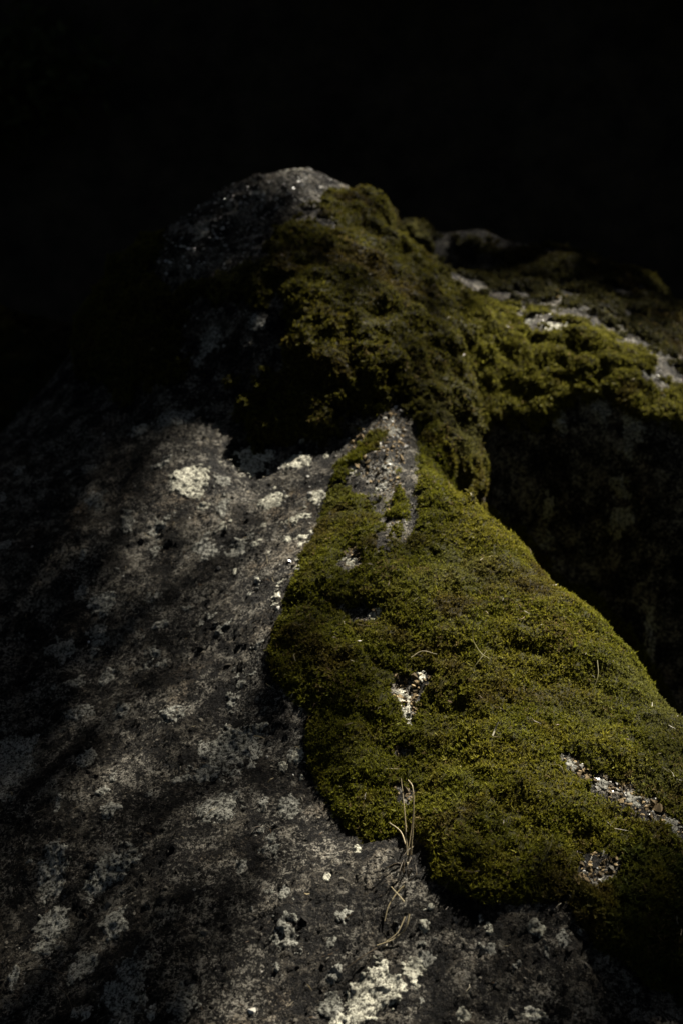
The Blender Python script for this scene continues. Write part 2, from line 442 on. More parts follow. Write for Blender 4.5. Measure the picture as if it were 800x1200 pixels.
def moss_patch(name, label, poly, thick, count, base, wpx=26, leaf=0.0036, nleaf=6, lump=1.0, warp=7.0, hole=True, thin=0.0, relief=0.010):
    nz1 = fbm(ROCK, 40, 5, 601, 0.7); nz2 = fbm(ROCK, 12, 2, 602)
    sd = poly_sd(PXg, PYg, poly) + nz1 * warp + nz2 * warp * 0.6
    if hole:
        for k, h in enumerate(HOLES):
            sd = np.minimum(sd, -poly_sd(PXg, PYg, h) + nz1 * (110 if k in (9, 13) else 36 if k >= 9 else 20) + (4 if k >= 9 else 0))
    if thin: sd = np.minimum(sd, (nz2 * .6 + fbm(ROCK, 20, 4, 640) + 0.5 - thin) * 40)
    inset = sd > -5
    t = np.clip(sd / wpx, 0, 1); prof = .35 * np.sqrt(1 - (1 - t) ** 2) + .65 * t
    H = thick * prof * (0.45 + 0.75 * lump * (billow(ROCK) - 0.35)) + 0.0015 * fbm(ROCK, 160, 2, 7)
    g1, _ = worley(ROCK + 0.016 * np.stack([fbm(ROCK, 20, 3, q) for q in (211, 212, 213)], -1), 21, 341)
    fold = .55 * (1 - 1.6 * g1) + .9 * fbm(ROCK, 11, 3, 351) + .5 * ridged(ROCK, 30, 4, 361)
    H = H + relief * prof * fold
    H = np.maximum(H, 0.002 * prof)
    H = H + np.where(sd > 2, 0.004 * fbm(ROCK, 45, 4, 9, .7), 0)
    H = np.where(sd < 0, -0.0025, H)
    S = np.stack([blur(ROCK[..., c], 5) for c in range(3)], -1) + NS * H[..., None] + NS * 0.001
    Nn = grid_normals(S)
    fm = (inset[:-1, :-1] & inset[1:, :-1] & inset[1:, 1:] & inset[:-1, 1:]).ravel()
    Q = quads[fm]
    used = np.unique(Q); remap = np.full(nx * ny, -1); remap[used] = np.arange(len(used))
    V = S.reshape(-1, 3)[used]; Q2 = remap[Q]
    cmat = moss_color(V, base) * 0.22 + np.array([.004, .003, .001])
    Pf, fidx, nn = sample_faces(V, Q2, np.where(sd.ravel()[Q].min(1) > -1, 1.0, 0.6), count)
    nv = Nn.reshape(-1, 3)[used]
    n = nv[Q2[fidx, 0]]
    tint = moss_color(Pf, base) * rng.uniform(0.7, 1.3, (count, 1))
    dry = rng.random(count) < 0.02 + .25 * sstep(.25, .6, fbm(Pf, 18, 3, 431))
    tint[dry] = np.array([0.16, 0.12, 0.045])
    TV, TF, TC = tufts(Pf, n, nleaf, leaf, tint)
    LITTER.append((Pf[:count // 600] + n[:count // 600] * leaf * .8, n[:count // 600]))
    tris = np.r_[Q2[:, [0, 1, 2]], Q2[:, [0, 2, 3]]]
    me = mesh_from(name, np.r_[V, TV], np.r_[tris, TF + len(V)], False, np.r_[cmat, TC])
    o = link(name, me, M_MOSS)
    return tag(o, label, 'moss', 'moss on the boulder', 'stuff')

GREEN = (0.130, 0.132, 0.012)
moss_patch('moss', 'thick olive green moss carpet running down the middle of the boulder to a rounded lower edge',
    [(408,535),(392,552),(384,590),(372,620),(352,655),(340,690),(322,735),(315,775),(328,808),(352,828),(364,838),(358,870),(364,905),(384,942),(408,975),(430,986),(468,978),(500,985),(508,1005),(506,1032),(545,1050),(590,1060),(640,1060),(676,1046),(700,1030),(760,1008),(830,1000),(830,850),(800,835),(770,780),(735,735),(700,700),(660,680),(620,630),(575,590),(535,570),(530,545),(545,500),(520,478),(486,476),(490,512),(488,540),(490,600),(474,640),(452,622),(436,585),(420,560)],
    0.011, 300000, GREEN, wpx=42, lump=0.8, leaf=0.0024, nleaf=4, relief=.0085)
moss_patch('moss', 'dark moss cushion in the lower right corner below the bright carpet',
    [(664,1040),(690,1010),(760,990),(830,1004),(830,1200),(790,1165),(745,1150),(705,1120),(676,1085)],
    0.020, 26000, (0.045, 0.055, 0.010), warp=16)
moss_patch('moss', 'lumpy brownish green moss draped over the knob and down its front',
    [(438,222),(410,226),(372,240),(340,262),(318,284),(308,310),(254,336),(205,352),(176,318),(192,272),(150,285),(105,335),(82,385),(95,440),(140,470),(185,440),(230,445),(290,450),(270,485),(285,520),(345,532),(400,522),(430,480),(462,468),(500,505),(530,560),(548,590),(572,590),(578,540),(565,500),(560,440),(560,385),(545,350),(515,315),(488,280),(455,235)],
    0.020, 130000, (0.100, 0.094, 0.013), leaf=0.0032, nleaf=4, lump=1.3, warp=26, relief=.017)
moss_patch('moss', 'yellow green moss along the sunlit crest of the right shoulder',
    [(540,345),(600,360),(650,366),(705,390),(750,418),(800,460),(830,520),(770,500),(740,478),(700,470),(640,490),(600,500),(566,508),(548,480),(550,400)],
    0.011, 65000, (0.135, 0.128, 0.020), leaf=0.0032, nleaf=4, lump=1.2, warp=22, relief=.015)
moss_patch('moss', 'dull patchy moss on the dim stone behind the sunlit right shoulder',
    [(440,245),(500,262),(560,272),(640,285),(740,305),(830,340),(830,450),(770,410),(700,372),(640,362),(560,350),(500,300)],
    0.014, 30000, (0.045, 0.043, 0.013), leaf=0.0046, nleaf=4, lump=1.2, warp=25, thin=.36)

moss_patch('moss', 'scattered small moss bits in the gritty bare strip under the knob', HOLES[-1], 0.006, 4000, GREEN, wpx=8, leaf=.0032, nleaf=4, warp=6, hole=False, thin=.68, relief=.003)

# ------------------------------------------------------------------ lichen, grit and sparkling grains on the bare rock
def near_index(px, py, rad=5):
    d2 = (PXg - px) ** 2 + (PYg - py) ** 2
    m = d2 < rad * rad
    if not m.any(): m = d2 < (rad * 6) ** 2
    dd = np.where(m, Dg + 0.002 * np.sqrt(d2), 99)
    return np.unravel_index(np.argmin(dd), dd.shape)
def hit(px, py):
    i, j = near_index(px, py); return ROCK[i, j].copy(), NS[i, j].copy()
dxm, dym = 0.0042, 0.0042
def lichen(px, py, rx, ry, mat, solid=0.5, res=0.0012, seed=0, label=None, h=0.0003):
    i, j = near_index(px, py); h *= min(1, rx / 12)
    d = Dg[i, j]; mpp = d * KK; res = min(res, max(.0007, rx * mpp / 7))
    ext = 1.5
    hx = rx * mpp * ext; hy = ry * mpp * ext / 0.62
    nn_x = max(6, int(2 * hx / res)); nn_y = max(6, int(2 * hy / res))
    uu, vv = np.meshgrid(np.linspace(-1, 1, nn_x), np.linspace(-1, 1, nn_y), indexing='ij')
    fi = np.interp(X[i, j] + uu * hx, gx, np.arange(nx)); fj = np.interp(Y[i, j] + vv * hy, gy, np.arange(ny))
    p = surf(fi, fj, ROCK); n = surf(fi, fj, NS)
    r = np.sqrt(uu ** 2 + vv ** 2) * ext
    f = solid + 0.55 - r * 0.95 + 1.0 * fbm(p, 38, 5, 700 + seed, 0.75) + 0.36 * fbm(p, 130, 4, 710 + seed, .75)
    msk = f > 0.22
    hgt = h * np.clip((f - .22) * 4, 0.35, 1) + 0.0004 * fbm(p, 330, 2, 720) + 0.0007
    V = p + n * np.where(msk, hgt, -0.0003)[..., None]
    q = np.arange(nn_x * nn_y).reshape(nn_x, nn_y)
    Q = np.stack([q[:-1, :-1], q[1:, :-1], q[1:, 1:], q[:-1, 1:]], -1).reshape(-1, 4)
    mm = msk.ravel()[Q].sum(1) >= 2
    Q = Q[mm]
    if len(Q) < 3: return
    us = np.unique(Q); rm = np.full(nn_x * nn_y, -1); rm[us] = np.arange(len(us))
    o = child('lichen_patch', mesh_from('lichen_patch', V.reshape(-1, 3)[us], rm[Q]), mat, boulder)
    if label: o['label'] = label
LG, LP = M_LICHEN_GREY, M_LICHEN_PALE
for k, a in enumerate([
    (220,560,26,17,LP,.45),(300,540,34,16,LP,.35),(345,543,22,9,LP,.45),(205,490,22,8,LG,.5),(165,500,18,8,LG,.4),
    (368,580,13,9,LP,.6),(348,602,20,9,LP,.25),(356,625,14,9,LP,.35),(350,655,9,12,LP,.15),(318,585,22,14,LP,.05),
    (320,700,22,26,LP,-.05),(280,640,30,30,LG,.1),(240,640,24,22,LG,.0),
    (14,898,24,26,LG,.8),(103,889,13,10,LG,.5),(270,880,36,24,LG,.45),(245,900,26,12,LG,.35),(256,945,24,17,LG,.45),
    (62,1014,17,22,LG,.7),(133,1010,28,18,LG,.45),(110,1035,26,16,LG,.1),(125,945,24,20,LG,-.05),
    (62,1085,26,26,LG,.4),(130,1085,34,26,LG,.1),(95,1130,26,14,LG,.3),(150,1160,40,34,LG,.3),(215,1180,34,24,LG,.1),
    (440,1165,36,24,LP,.35),(410,1190,30,16,LP,.3),(480,1140,16,14,LP,.3),(620,1190,26,12,LP,.15),(540,1190,18,10,LP,.1),(385,1178,14,12,LG,.4),
    (349,887,6,6,LP,.9),(331,896,5,4,LP,.8),(352,909,3,3,LP,.6),(382,1026,5,4,LP,.8),(414,992,5,4,LP,.8),(345,1040,12,8,LP,.0),
    (626,1087,8,5,LP,.7),(572,1092,10,8,LP,.1),(497,1082,9,5,LP,.5),(505,1062,12,5,LP,.1),(720,1068,6,7,LP,.7),(706,1100,8,6,LP,.5),
    (728,962,8,4,LP,.7),(668,898,8,7,LG,.5),(705,915,14,8,LG,.3),(745,935,16,9,LG,.4),(785,965,16,12,LG,.3),
    (474,818,8,12,LP,.55),(492,792,6,5,LP,.5),(478,840,4,8,LP,.5),(410,655,7,8,LP,.4),(442,720,9,4,LP,.6),
    (462,500,16,20,LG,.05),(458,540,18,20,LG,.05),(468,590,10,16,LG,.1),(445,565,12,10,LG,.1),(410,550,8,6,LP,.4),
    (648,382,16,7,LP,.5),(622,372,14,6,LG,.2),(762,435,14,10,LG,.2),(775,460,10,12,LG,.2),
    (300,197,26,6,LP,.1),(345,193,18,5,LP,.3),(235,265,16,16,LG,.0),(300,250,16,14,LG,-.1),(250,395,26,16,LG,.1),(300,380,20,14,LG,.0),(235,410,20,10,LG,.2),
    (745,480,12,20,LG,.3),(705,480,20,20,LG,.1),(650,475,22,18,LG,.1),(735,500,8,22,LG,.3),(760,750,16,26,LG,-.1),(640,620,22,26,LG,-.1),(720,600,30,26,LG,-.15),
    (110,700,40,30,LG,-.1),(180,760,36,26,LG,.0),(70,760,34,26,LG,-.1),(90,830,34,20,LG,-.1),(200,830,36,14,LG,.1),(180,620,36,30,LG,-.1),(110,580,30,20,LG,-.1),
    (280,800,26,30,LG,.0),(250,720,36,26,LG,-.05),(400,1070,26,20,LG,.0),(320,980,30,26,LG,-.1),(340,1090,34,30,LG,-.1),(600,1130,34,20,LG,-.15)]):
    lichen(*a, seed=k * 3)
for k in range(26):                   # small bright specks in the pale band under the knob, and down the stone
    lichen(rng.normal(335, 34), rng.normal(600, 48), rng.uniform(3, 10), rng.uniform(3, 8), LP, rng.uniform(.1, .5), seed=200 + k)
for k in range(60):
    x_, y_ = rng.uniform(0, 340), rng.uniform(520, 1190)
    lichen(x_, y_, rng.uniform(5, 22), rng.uniform(4, 16), LG, rng.uniform(-.15, .35), seed=300 + k)
for k in range(14):
    lichen(rng.uniform(340, 660), rng.uniform(1075, 1190), rng.uniform(4, 14), rng.uniform(3, 9), LG, rng.uniform(0, .4), seed=400 + k)

# crumbly granules that break up the bare rock
def granules(name, count, wfun, size, colfun, mat, label=None, flat=0.45):
    Q = quads
    cen = (ROCK.reshape(-1, 3)[Q[:, 0]])
    px, py, d = proj(cen)
    vis = (px > -40) & (px < 840) & (py > 150) & (py < 1240)
    Qv = Q[vis]; w = wfun(cen[vis], px[vis], py[vis]) + 1e-9
    p, f, nn = sample_faces(ROCK.reshape(-1, 3), Qv, w, count)
    n = NS.reshape(-1, 3)[Qv[f, 0]] + rng.normal(scale=0.35, size=(count, 3)); n /= np.linalg.norm(n, axis=1, keepdims=True)
    u = np.cross(n, rng.normal(size=(count, 3))); u /= np.linalg.norm(u, axis=1, keepdims=True); v = np.cross(n, u)
    s = size * np.exp(rng.normal(scale=0.45, size=(count, 1)))
    V = [p + n * s * flat * rng.uniform(.6, 1.2, (count, 1)) + (u * rng.normal(size=(count, 1)) + v * rng.normal(size=(count, 1))) * s * .2]
    m = 5
    for k in range(m):
        th = 2 * math.pi * (k + rng.uniform(-.3, .3, (count, 1))) / m
        rr = s * rng.uniform(.55, 1.15, (count, 1))
        V.append(p + (u * np.cos(th) + v * np.sin(th)) * rr + n * s * flat * rng.uniform(-.25, .45, (count, 1)))
    V = np.stack(V, 1)
    b = (np.arange(count) * (m + 1))[:, None]
    F = np.concatenate([np.c_[b, b + 1 + k, b + 1 + (k + 1) % m] for k in range(m)], 0)
    c = np.repeat(colfun(p, count)[:, None], m + 1, 1).reshape(-1, 3)
    o = child(name, mesh_from(name, V.reshape(-1, 3), F, False, c), mat, boulder)
    o['kind'] = 'stuff'
    if label: o['label'] = label
def w_gran(c, px, py): return sstep(-.25, .2, fbm(c, 24, 5, 801, .78)) + .12
def c_gran(p, n):
    k = sstep(-.02, .22, fbm(p, 24, 5, 801, .78) + fbm(p, 60, 3, 6) * .3 + rng.normal(scale=.10, size=n))[:, None]
    return np.array([0.008, 0.007, 0.0055]) * (1 - k) + np.array([0.16, 0.145, 0.118]) * k * rng.uniform(.35, 1.15, (n, 1))
granules('lichen_crust', 75000, w_gran, 0.0015, c_gran, M_GRIT, 'fine crumbly grey and brown lichen crust')
KNOB_TOP = [(185,330),(180,275),(250,205),(340,180),(420,200),(380,225),(320,250),(300,300),(240,320)]
SADDLE = HOLES[-1]
def w_glint(c, px, py):
    w = 0.012 + 0 * px
    for h, k in ((KNOB_TOP, 1.5), (SADDLE, 1.4), (HOLES[9], 1.), (HOLES[3], 1.5), (HOLES[10], 1.0), (HOLES[4], 1.5)):
        w = w + k * sstep(-6, 6, poly_sd(px, py, h))
    w = w + .5 * np.exp(-((px - 345) / 40) ** 2 - ((py - 600) / 60) ** 2)
    return w
granules('mineral_grain', 4000, w_glint, 0.0020, lambda p, n: np.array([0.75, 0.72, 0.64]) * rng.uniform(.1, 1.0, (n, 1)) ** 1.3, M_GLINT, 'glinting pale mineral grains', 0.6)
def w_grit(c, px, py):
    w = 0 * px
    for k in (0, 1, 2, 3, 4, 5, 6, 8, 13):
        w = w + sstep(-4, 4, poly_sd(px, py, HOLES[k])) * (1.0 if k != 13 else .4)
    return w
granules('grit', 3600, w_grit, 0.0021, lambda p, n: np.array([0.25, 0.185, 0.10]) * rng.uniform(.15, 1.3, (n, 1)), M_GRIT, 'loose sandy crumbs in the gaps of the moss', 0.7)

# ------------------------------------------------------------------ dry stems and needles, traced onto the boulder
def stem(name, pts, r, colr, label, cat, group=None, taper=0.5, flat=1.0, parent=None):
    """pts: (px, py, height above the surface)"""
    C3 = []
    for px, py, h in pts:
        p, n = hit(px, py)
        C3.append(p + (n * .5 + np.array([0, 0, .5])) * h)
    C3 = np.array(C3)
    # Catmull-Rom refine
    out = []
    E = np.r_[[2 * C3[0] - C3[1]], C3, [2 * C3[-1] - C3[-2]]]
    for k in range(len(C3) - 1):
        for t in np.linspace(0, 1, 6, endpoint=False):
            a, b, c, d = E[k:k + 4]
            out.append(.5 * ((2 * b) + (-a + c) * t + (2 * a - 5 * b + 4 * c - d) * t * t + (-a + 3 * b - 3 * c + d) * t ** 3))
    out.append(C3[-1]); out = np.array(out); m = len(out)
    V = []; F = []; S = 6
    for k in range(m):
        tg = out[min(k + 1, m - 1)] - out[max(k - 1, 0)]; tg /= np.linalg.norm(tg) + 1e-9
        u = np.cross(tg, [0.3, 0.2, 1]); u /= np.linalg.norm(u) + 1e-9; v = np.cross(tg, u)
        rr = .85 * r * (1 - taper * k / (m - 1))
        for q in range(S):
            th = 2 * math.pi * q / S
            V.append(out[k] + u * math.cos(th) * rr + v * math.sin(th) * rr * flat)
    for k in range(m - 1):
        for q in range(S):
            F.append((k * S + q, k * S + (q + 1) % S, (k + 1) * S + (q + 1) % S, (k + 1) * S + q))
    V = np.array(V); org = out[0].copy()
    cc = np.array(colr) * rng.uniform(.8, 1.15, (len(V), 1))
    me = mesh_from(name, V - org, np.array(F), True, cc)
    o = link(name, me, M_STRAW); o.location = org
    if cat: tag(o, label, cat, group)
    return o
ST = (0.60, 0.50, 0.30); DK = (0.10, 0.075, 0.045)
G1 = 'dry grass stems at the lower edge of the moss'
stem('dry_straw', [(478,1004,.004),(477,980,.03),(479,955,.055)], .0011, ST, 'upright dry straw, leftmost of the fan at the lower edge of the moss', 'grass', G1)
stem('dry_straw', [(480,1004,.004),(487,982,.03),(494,966,.05),(488,956,.052)], .0011, ST, 'dry grass stem with a kinked tip, right one of the fan below the moss', 'grass', G1)
stem('dry_straw', [(478,1004,.004),(483,985,.02),(492,966,.04)], .0009, ST, 'middle dry grass stem of the fan, leaning right below the moss edge', 'grass', G1)
stem('dry_straw', [(477,999,.008),(470,988,.016),(459,980,.022)], .0009, ST, 'short dry grass stem pointing up left beside the fan', 'grass', G1)
stem('dry_straw', [(470,1040,.006),(464,1055,.008),(456,1068,.006),(452,1082,.004)], .0011, ST, 'pale bent grass stem lying below the fan of dry stems', 'grass', G1)
stem('dry_straw', [(474,1062,.010),(466,1052,.012),(458,1046,.010)], .0009, ST, 'short pale grass stem crossing the bent stem below the fan', 'grass', G1)
stem('dry_straw', [(481,1078,.012),(474,1092,.010),(462,1104,.006),(440,1108,.003)], .0012, ST, 'curved pale grass stem sweeping down left on bare rock', 'grass', G1)
stem('dry_straw', [(476,1076,.007),(466,1098,.008),(450,1110,.006)], .0008, ST, 'thin grass stem running beside the curved pale one', 'grass', G1)
stem('dry_straw', [(440,1112,.004),(425,1124,.006),(408,1134,.003)], .0009, DK, 'dark lower end of a stem trailing towards the pale lichen', 'grass', G1)
for k in range(9):
    a = rng.uniform(-1, 1); x0 = 470 + rng.normal() * 9; y0 = 1022 + rng.normal() * 10
    stem('dead_sprig', [(x0, y0, .003), (x0 + a * 9 + 3, y0 - 6 + rng.normal() * 3, .012), (x0 + a * 17, y0 - 2 + rng.normal() * 7, .014)], .0010, DK,
         'dark dead sprig in the tangle under the fan of dry grass stems', 'sprig', 'tangle of dark dead sprigs')
stem('fallen_needle', [(481,788,.028),(496,787,.030),(511,786,.030)], .0010, (0.5,.43,.27), 'pale straight needle lying across the gap in the moss carpet', 'needle')
stem('grass_shoot', [(556,754,.055),(551,764,.05),(551,776,.036),(562,788,.03),(572,796,.03)], .0009, (.30,.27,.10), 'thin curved yellow blade standing in the upper moss carpet', 'grass')
stem('grass_shoot', [(545,822,.03),(557,812,.042),(568,798,.045)], .0006, (.28,.25,.10), 'fine arching blade right of the gap in the moss', 'grass')
stem('leaf_sliver', [(577,890,.034),(580,886,.04),(583,881,.044)], .0013, (.6,.56,.42), 'tiny white sliver sticking out of the moss centre', 'leaf')
stem('grass_shoot', [(692,812,.05),(691,825,.045),(688,838,.036)], .0007, (.30,.27,.12), 'thin short blade on the right slope of the moss', 'grass')
stem('grass_shoot', [(640,920,.034),(652,932,.045),(658,948,.036)], .0007, (.30,.26,.12), 'fine bowed blade in the lower moss above the grit patch', 'grass')
stem('grass_shoot', [(628,1035,.03),(636,1028,.042),(640,1018,.045)], .0007, (.32,.28,.13), 'small pale blade near the bottom rim of the moss', 'grass')
stem('fallen_needle', [(421,755,.032),(432,757,.033),(445,755,.033)], .0008, (.25,.2,.10), 'dull needle lying on the left half of the moss', 'needle')
stem('dry_straw', [(30,1146,.012),(55,1144,.016),(80,1150,.010)], .0010, DK, 'dark thin stem lying across the bottom left of the boulder', 'grass')
stem('dry_straw', [(38,1158,.010),(62,1162,.016),(78,1172,.012),(84,1184,.004)], .0010, DK, 'dark arched stem below the straight one at bottom left', 'grass')

# fine litter: broken needles, bud scales and flakes caught on the moss and the stone
vis_i = rng.choice(nx * ny, 60000); _a, _b, _c = proj(ROCK.reshape(-1, 3)[vis_i])
vis_i = vis_i[(_a > 0) & (_a < 800) & (_b > 480) & (_b < 1200)][:420]
LITTER.append((ROCK.reshape(-1, 3)[vis_i] + NS.reshape(-1, 3)[vis_i] * .0015, NS.reshape(-1, 3)[vis_i]))
lp = np.concatenate([a for a, b in LITTER]); ln_ = np.concatenate([b for a, b in LITTER]); m_ = len(lp)
ax_ = np.cross(ln_, rng.normal(size=(m_, 3))); ax_ /= np.linalg.norm(ax_, axis=1, keepdims=True); ax_ = ax_ + ln_ * rng.normal(scale=.22, size=(m_, 1))
sd_ = np.cross(ln_, ax_); sd_ /= np.linalg.norm(sd_, axis=1, keepdims=True)
hl = np.exp(rng.normal(math.log(.0040), .5, (m_, 1))); hw = np.where(rng.random((m_, 1)) < .8, .0004, .0009)
bow = ln_ * hl * rng.uniform(-.1, .4, (m_, 1)) + sd_ * hl * rng.normal(scale=.2, size=(m_, 1))
LVt = np.stack([lp - ax_ * hl - sd_ * hw * .5, lp - ax_ * hl + sd_ * hw * .5, lp + bow + sd_ * hw, lp + ax_ * hl + sd_ * hw * .3, lp + ax_ * hl - sd_ * hw * .3, lp + bow - sd_ * hw], 1).reshape(-1, 3)
b_ = (np.arange(m_) * 6)[:, None]
LFt = np.r_[np.c_[b_, b_ + 1, b_ + 2, b_ + 5], np.c_[b_ + 5, b_ + 2, b_ + 3, b_ + 4]]
pal = np.array([[.30, .24, .13], [.16, .10, .05], [.42, .36, .24], [.10, .07, .04]])[rng.integers(0, 4, m_)]
tag(link('litter', mesh_from('litter', LVt, LFt, False, np.repeat(pal * rng.uniform(.5, 1.2, (m_, 1)), 6, 0)), M_STRAW),
    'scattered broken needles, bud scales and flakes on the moss and the stone', 'litter', None, 'stuff')

# ------------------------------------------------------------------ neighbouring boulders
def ico_grid(nu, nv):
    u = np.linspace(0, 2 * math.pi, nu, endpoint=False); v = np.linspace(0.02, math.pi * .72, nv)
    U, V = np.meshgrid(u, v, indexing='ij')
    return np.stack([np.cos(U) * np.sin(V), np.sin(U) * np.sin(V), np.cos(V)], -1)
def side_boulder(loc, rad, rz, seed, label, moss_count, moss_label, bias, tint):
    D = ico_grid(420, 200)
    e = np.sign(D) * np.abs(D) ** 0.85
    B = e * np.array(rad)
    c, s = math.cos(rz), math.sin(rz)
    B = B @ np.array([[c, s, 0], [-s, c, 0], [0, 0, 1]])
    Wp = B + np.array(loc)
    nn = B / np.array([r * r for r in rad]); nn /= np.linalg.norm(nn, axis=-1, keepdims=True)
    dd = .09 * fbm(Wp, 2.2, 4, seed) + .03 * ridged(Wp, 7, 4, seed + 9) + .008 * fbm(Wp, 40, 3, seed + 3)
    B = B + nn * dd[..., None]; Wp = B + np.array(loc)
    a, b = B.shape[:2]
    q = np.arange(a * b).reshape(a, b); q2 = np.roll(q, -1, 0)
    Q = np.stack([q[:, :-1], q[:, 1:], q2[:, 1:], q2[:, :-1]], -1).reshape(-1, 4)
    bl = empty('boulder', loc, label, 'boulder')
    link('rock', mesh_from('rock', B.reshape(-1, 3), Q, True, np.repeat(.5 + .8 * fbm(Wp, 14, 4, 801, .7).reshape(-1, 1), 3, 1)), M_ROCK, bl)
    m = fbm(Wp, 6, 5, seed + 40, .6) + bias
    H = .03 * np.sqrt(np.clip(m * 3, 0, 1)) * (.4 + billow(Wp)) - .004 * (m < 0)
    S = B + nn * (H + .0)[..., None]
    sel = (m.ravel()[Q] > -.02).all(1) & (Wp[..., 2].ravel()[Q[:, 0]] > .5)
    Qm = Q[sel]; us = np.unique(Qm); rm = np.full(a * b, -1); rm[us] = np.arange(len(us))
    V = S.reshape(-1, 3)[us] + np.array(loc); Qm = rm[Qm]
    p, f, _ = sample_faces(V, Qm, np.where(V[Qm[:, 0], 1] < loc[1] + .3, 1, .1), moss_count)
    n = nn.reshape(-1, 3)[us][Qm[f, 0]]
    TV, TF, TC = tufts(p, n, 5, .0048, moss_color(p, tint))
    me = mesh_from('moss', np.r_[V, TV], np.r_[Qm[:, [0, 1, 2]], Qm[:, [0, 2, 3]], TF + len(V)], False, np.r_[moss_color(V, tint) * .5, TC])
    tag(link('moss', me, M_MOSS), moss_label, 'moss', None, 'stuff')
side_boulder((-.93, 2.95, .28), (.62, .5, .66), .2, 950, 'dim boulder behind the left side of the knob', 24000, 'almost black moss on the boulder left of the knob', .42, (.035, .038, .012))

# ------------------------------------------------------------------ ground, added bank and woodland
def terrain_z(x, y):
    rise = 5.3 * sstep(4.6, 8.4, y + .25 * np.sin(x * .7)) + .35 * np.clip(y - 8.4, 0, 60) * .35  # bank added behind so its own shade keeps the background dark
    side = 2.4 * sstep(5.5, 12, np.abs(x)) 
    return rise + side + 0.25 * np.sin(x * .9 + 1) * np.cos(y * .7)
tx = axis([(-900, -60, 60), (-60, -8, 2), (-8, 8, .12), (8, 60, 2), (60, 900, 60)]); ty = axis([(-900, -60, 60), (-60, -4, 2), (-4, 10, .12), (10, 60, 2), (60, 900, 60)])
TX, TY = np.meshgrid(tx, ty, indexing='ij')
TZ = terrain_z(TX, TY)
T = np.stack([TX, TY, TZ], -1)
near = sstep(30, 12, np.hypot(TX, TY))
T[..., 2] += near * (.16 * fbm(T, 1.1, 4, 31) + .05 * fbm(T, 5, 3, 39))
q = np.arange(T[..., 0].size).reshape(TX.shape)
Q = np.stack([q[:-1, :-1], q[1:, :-1], q[1:, 1:], q[:-1, 1:]], -1).reshape(-1, 4)
tag(link('ground', mesh_from('ground', T.reshape(-1, 3), Q), M_SOIL), 'dark forest floor rising to an added steep bank behind the boulders', 'ground', None, 'structure')

def leaves(p, size, tints, droop=0.3):
    m = len(p)
    n = rng.normal(size=(m, 3)); n[:, 2] += droop; n /= np.linalg.norm(n, axis=1, keepdims=True)
    u = np.cross(n, rng.normal(size=(m, 3))); u /= np.linalg.norm(u, axis=1, keepdims=True); v = np.cross(n, u)
    s = (size * rng.uniform(.6, 1.3, m))[:, None]
    V = np.stack([p - u * s, p + v * s * .42 + n * s * .08, p + u * s * 1.1, p - v * s * .42 + n * s * .08], 1).reshape(-1, 3)
    F = np.arange(m * 4).reshape(-1, 4)
    C = np.repeat(tints * rng.uniform(.6, 1.3, (m, 1)), 4, 0)
    return V, F, C
# wanted sun on the boulder
LIGHTS = [  # (px, py, sx, sy, openness): gaps shaped into the unseen crowns
    (640, 730, 140, 210, 2.3), (490, 800, 140, 170, .75), (655, 405, 130, 42, 1.9), (350, 590, 110, 100, 1.5), (320, 225, 150, 60, .7), (430, 300, 110, 60, .75), (155, 325, 75, 90, .85),
    (275, 790, 175, 260, .30), (500, 970, 170, 110, .75), (430, 1150, 200, 90, .7), (470, 480, 90, 80, .75), (745, 925, 60, 50, .8), (235, 560, 100, 80, .5)]
def openness(p):
    zt = np.full(len(p), 1.0)
    for _ in range(4):                # where the sun ray through this leaf meets the boulder
        g = p - SUN[None] * ((p[:, 2] - zt) / SUN[2])[:, None]
        ii = np.clip(np.searchsorted(gx, g[:, 0]), 0, nx - 1); jj = np.clip(np.searchsorted(gy, g[:, 1]), 0, ny - 1)
        zt = zt * .3 + .7 * np.maximum(ROCK[ii, jj, 2], .5)
    px, py, d = proj(g)
    k = np.zeros(len(p))
    for cx, cy, sx, sy, a in LIGHTS:
        k = np.maximum(k, a * np.exp(-(((px - cx) / sx) ** 2 + ((py - cy) / sy) ** 2) * .7))
    k = k * (1 - .95 * np.exp(-(((px - 690) / 190) ** 2 + ((py - 305) / 52) ** 2) ** 2)) * (1 - .9 * np.exp(-(((px - 505) / 75) ** 2 + ((py - 262) / 34) ** 2)))      # shade put in: leaves kept over the stone behind the shoulder
    k = k * (1 - .9 * np.exp(-(((px - 790) / 80) ** 2 + ((py - 365) / 38) ** 2)))  # more shade put in at the right end of that stone
    return np.where(d > .3, np.minimum(k, 1), 0)
def shade_leaf_points():                   # the thin outer sprays, leaves added in the sun's path to dim it over the boulder
    e1 = np.cross(SUN, [0, 0, 1.]); e1 /= np.linalg.norm(e1); e2 = np.cross(e1, SUN)
    n = 60000; w = 4.4
    a = rng.uniform(-w / 2, w / 2, n); b = rng.uniform(-w / 2, w / 2, n)
    p = np.array([.05, 2.0, .95]) + e1 * a[:, None] + e2 * b[:, None] + SUN * rng.uniform(6.3, 9.3, n)[:, None]
    T = openness(p)
    area = .44 * .048 ** 2 * 1.04     # mean shade of one leaf
    want = -np.log(np.clip(T, .03, .999)) / (n / w ** 2 * area)
    return p[(T >= .04) & (rng.random(n) < want)]
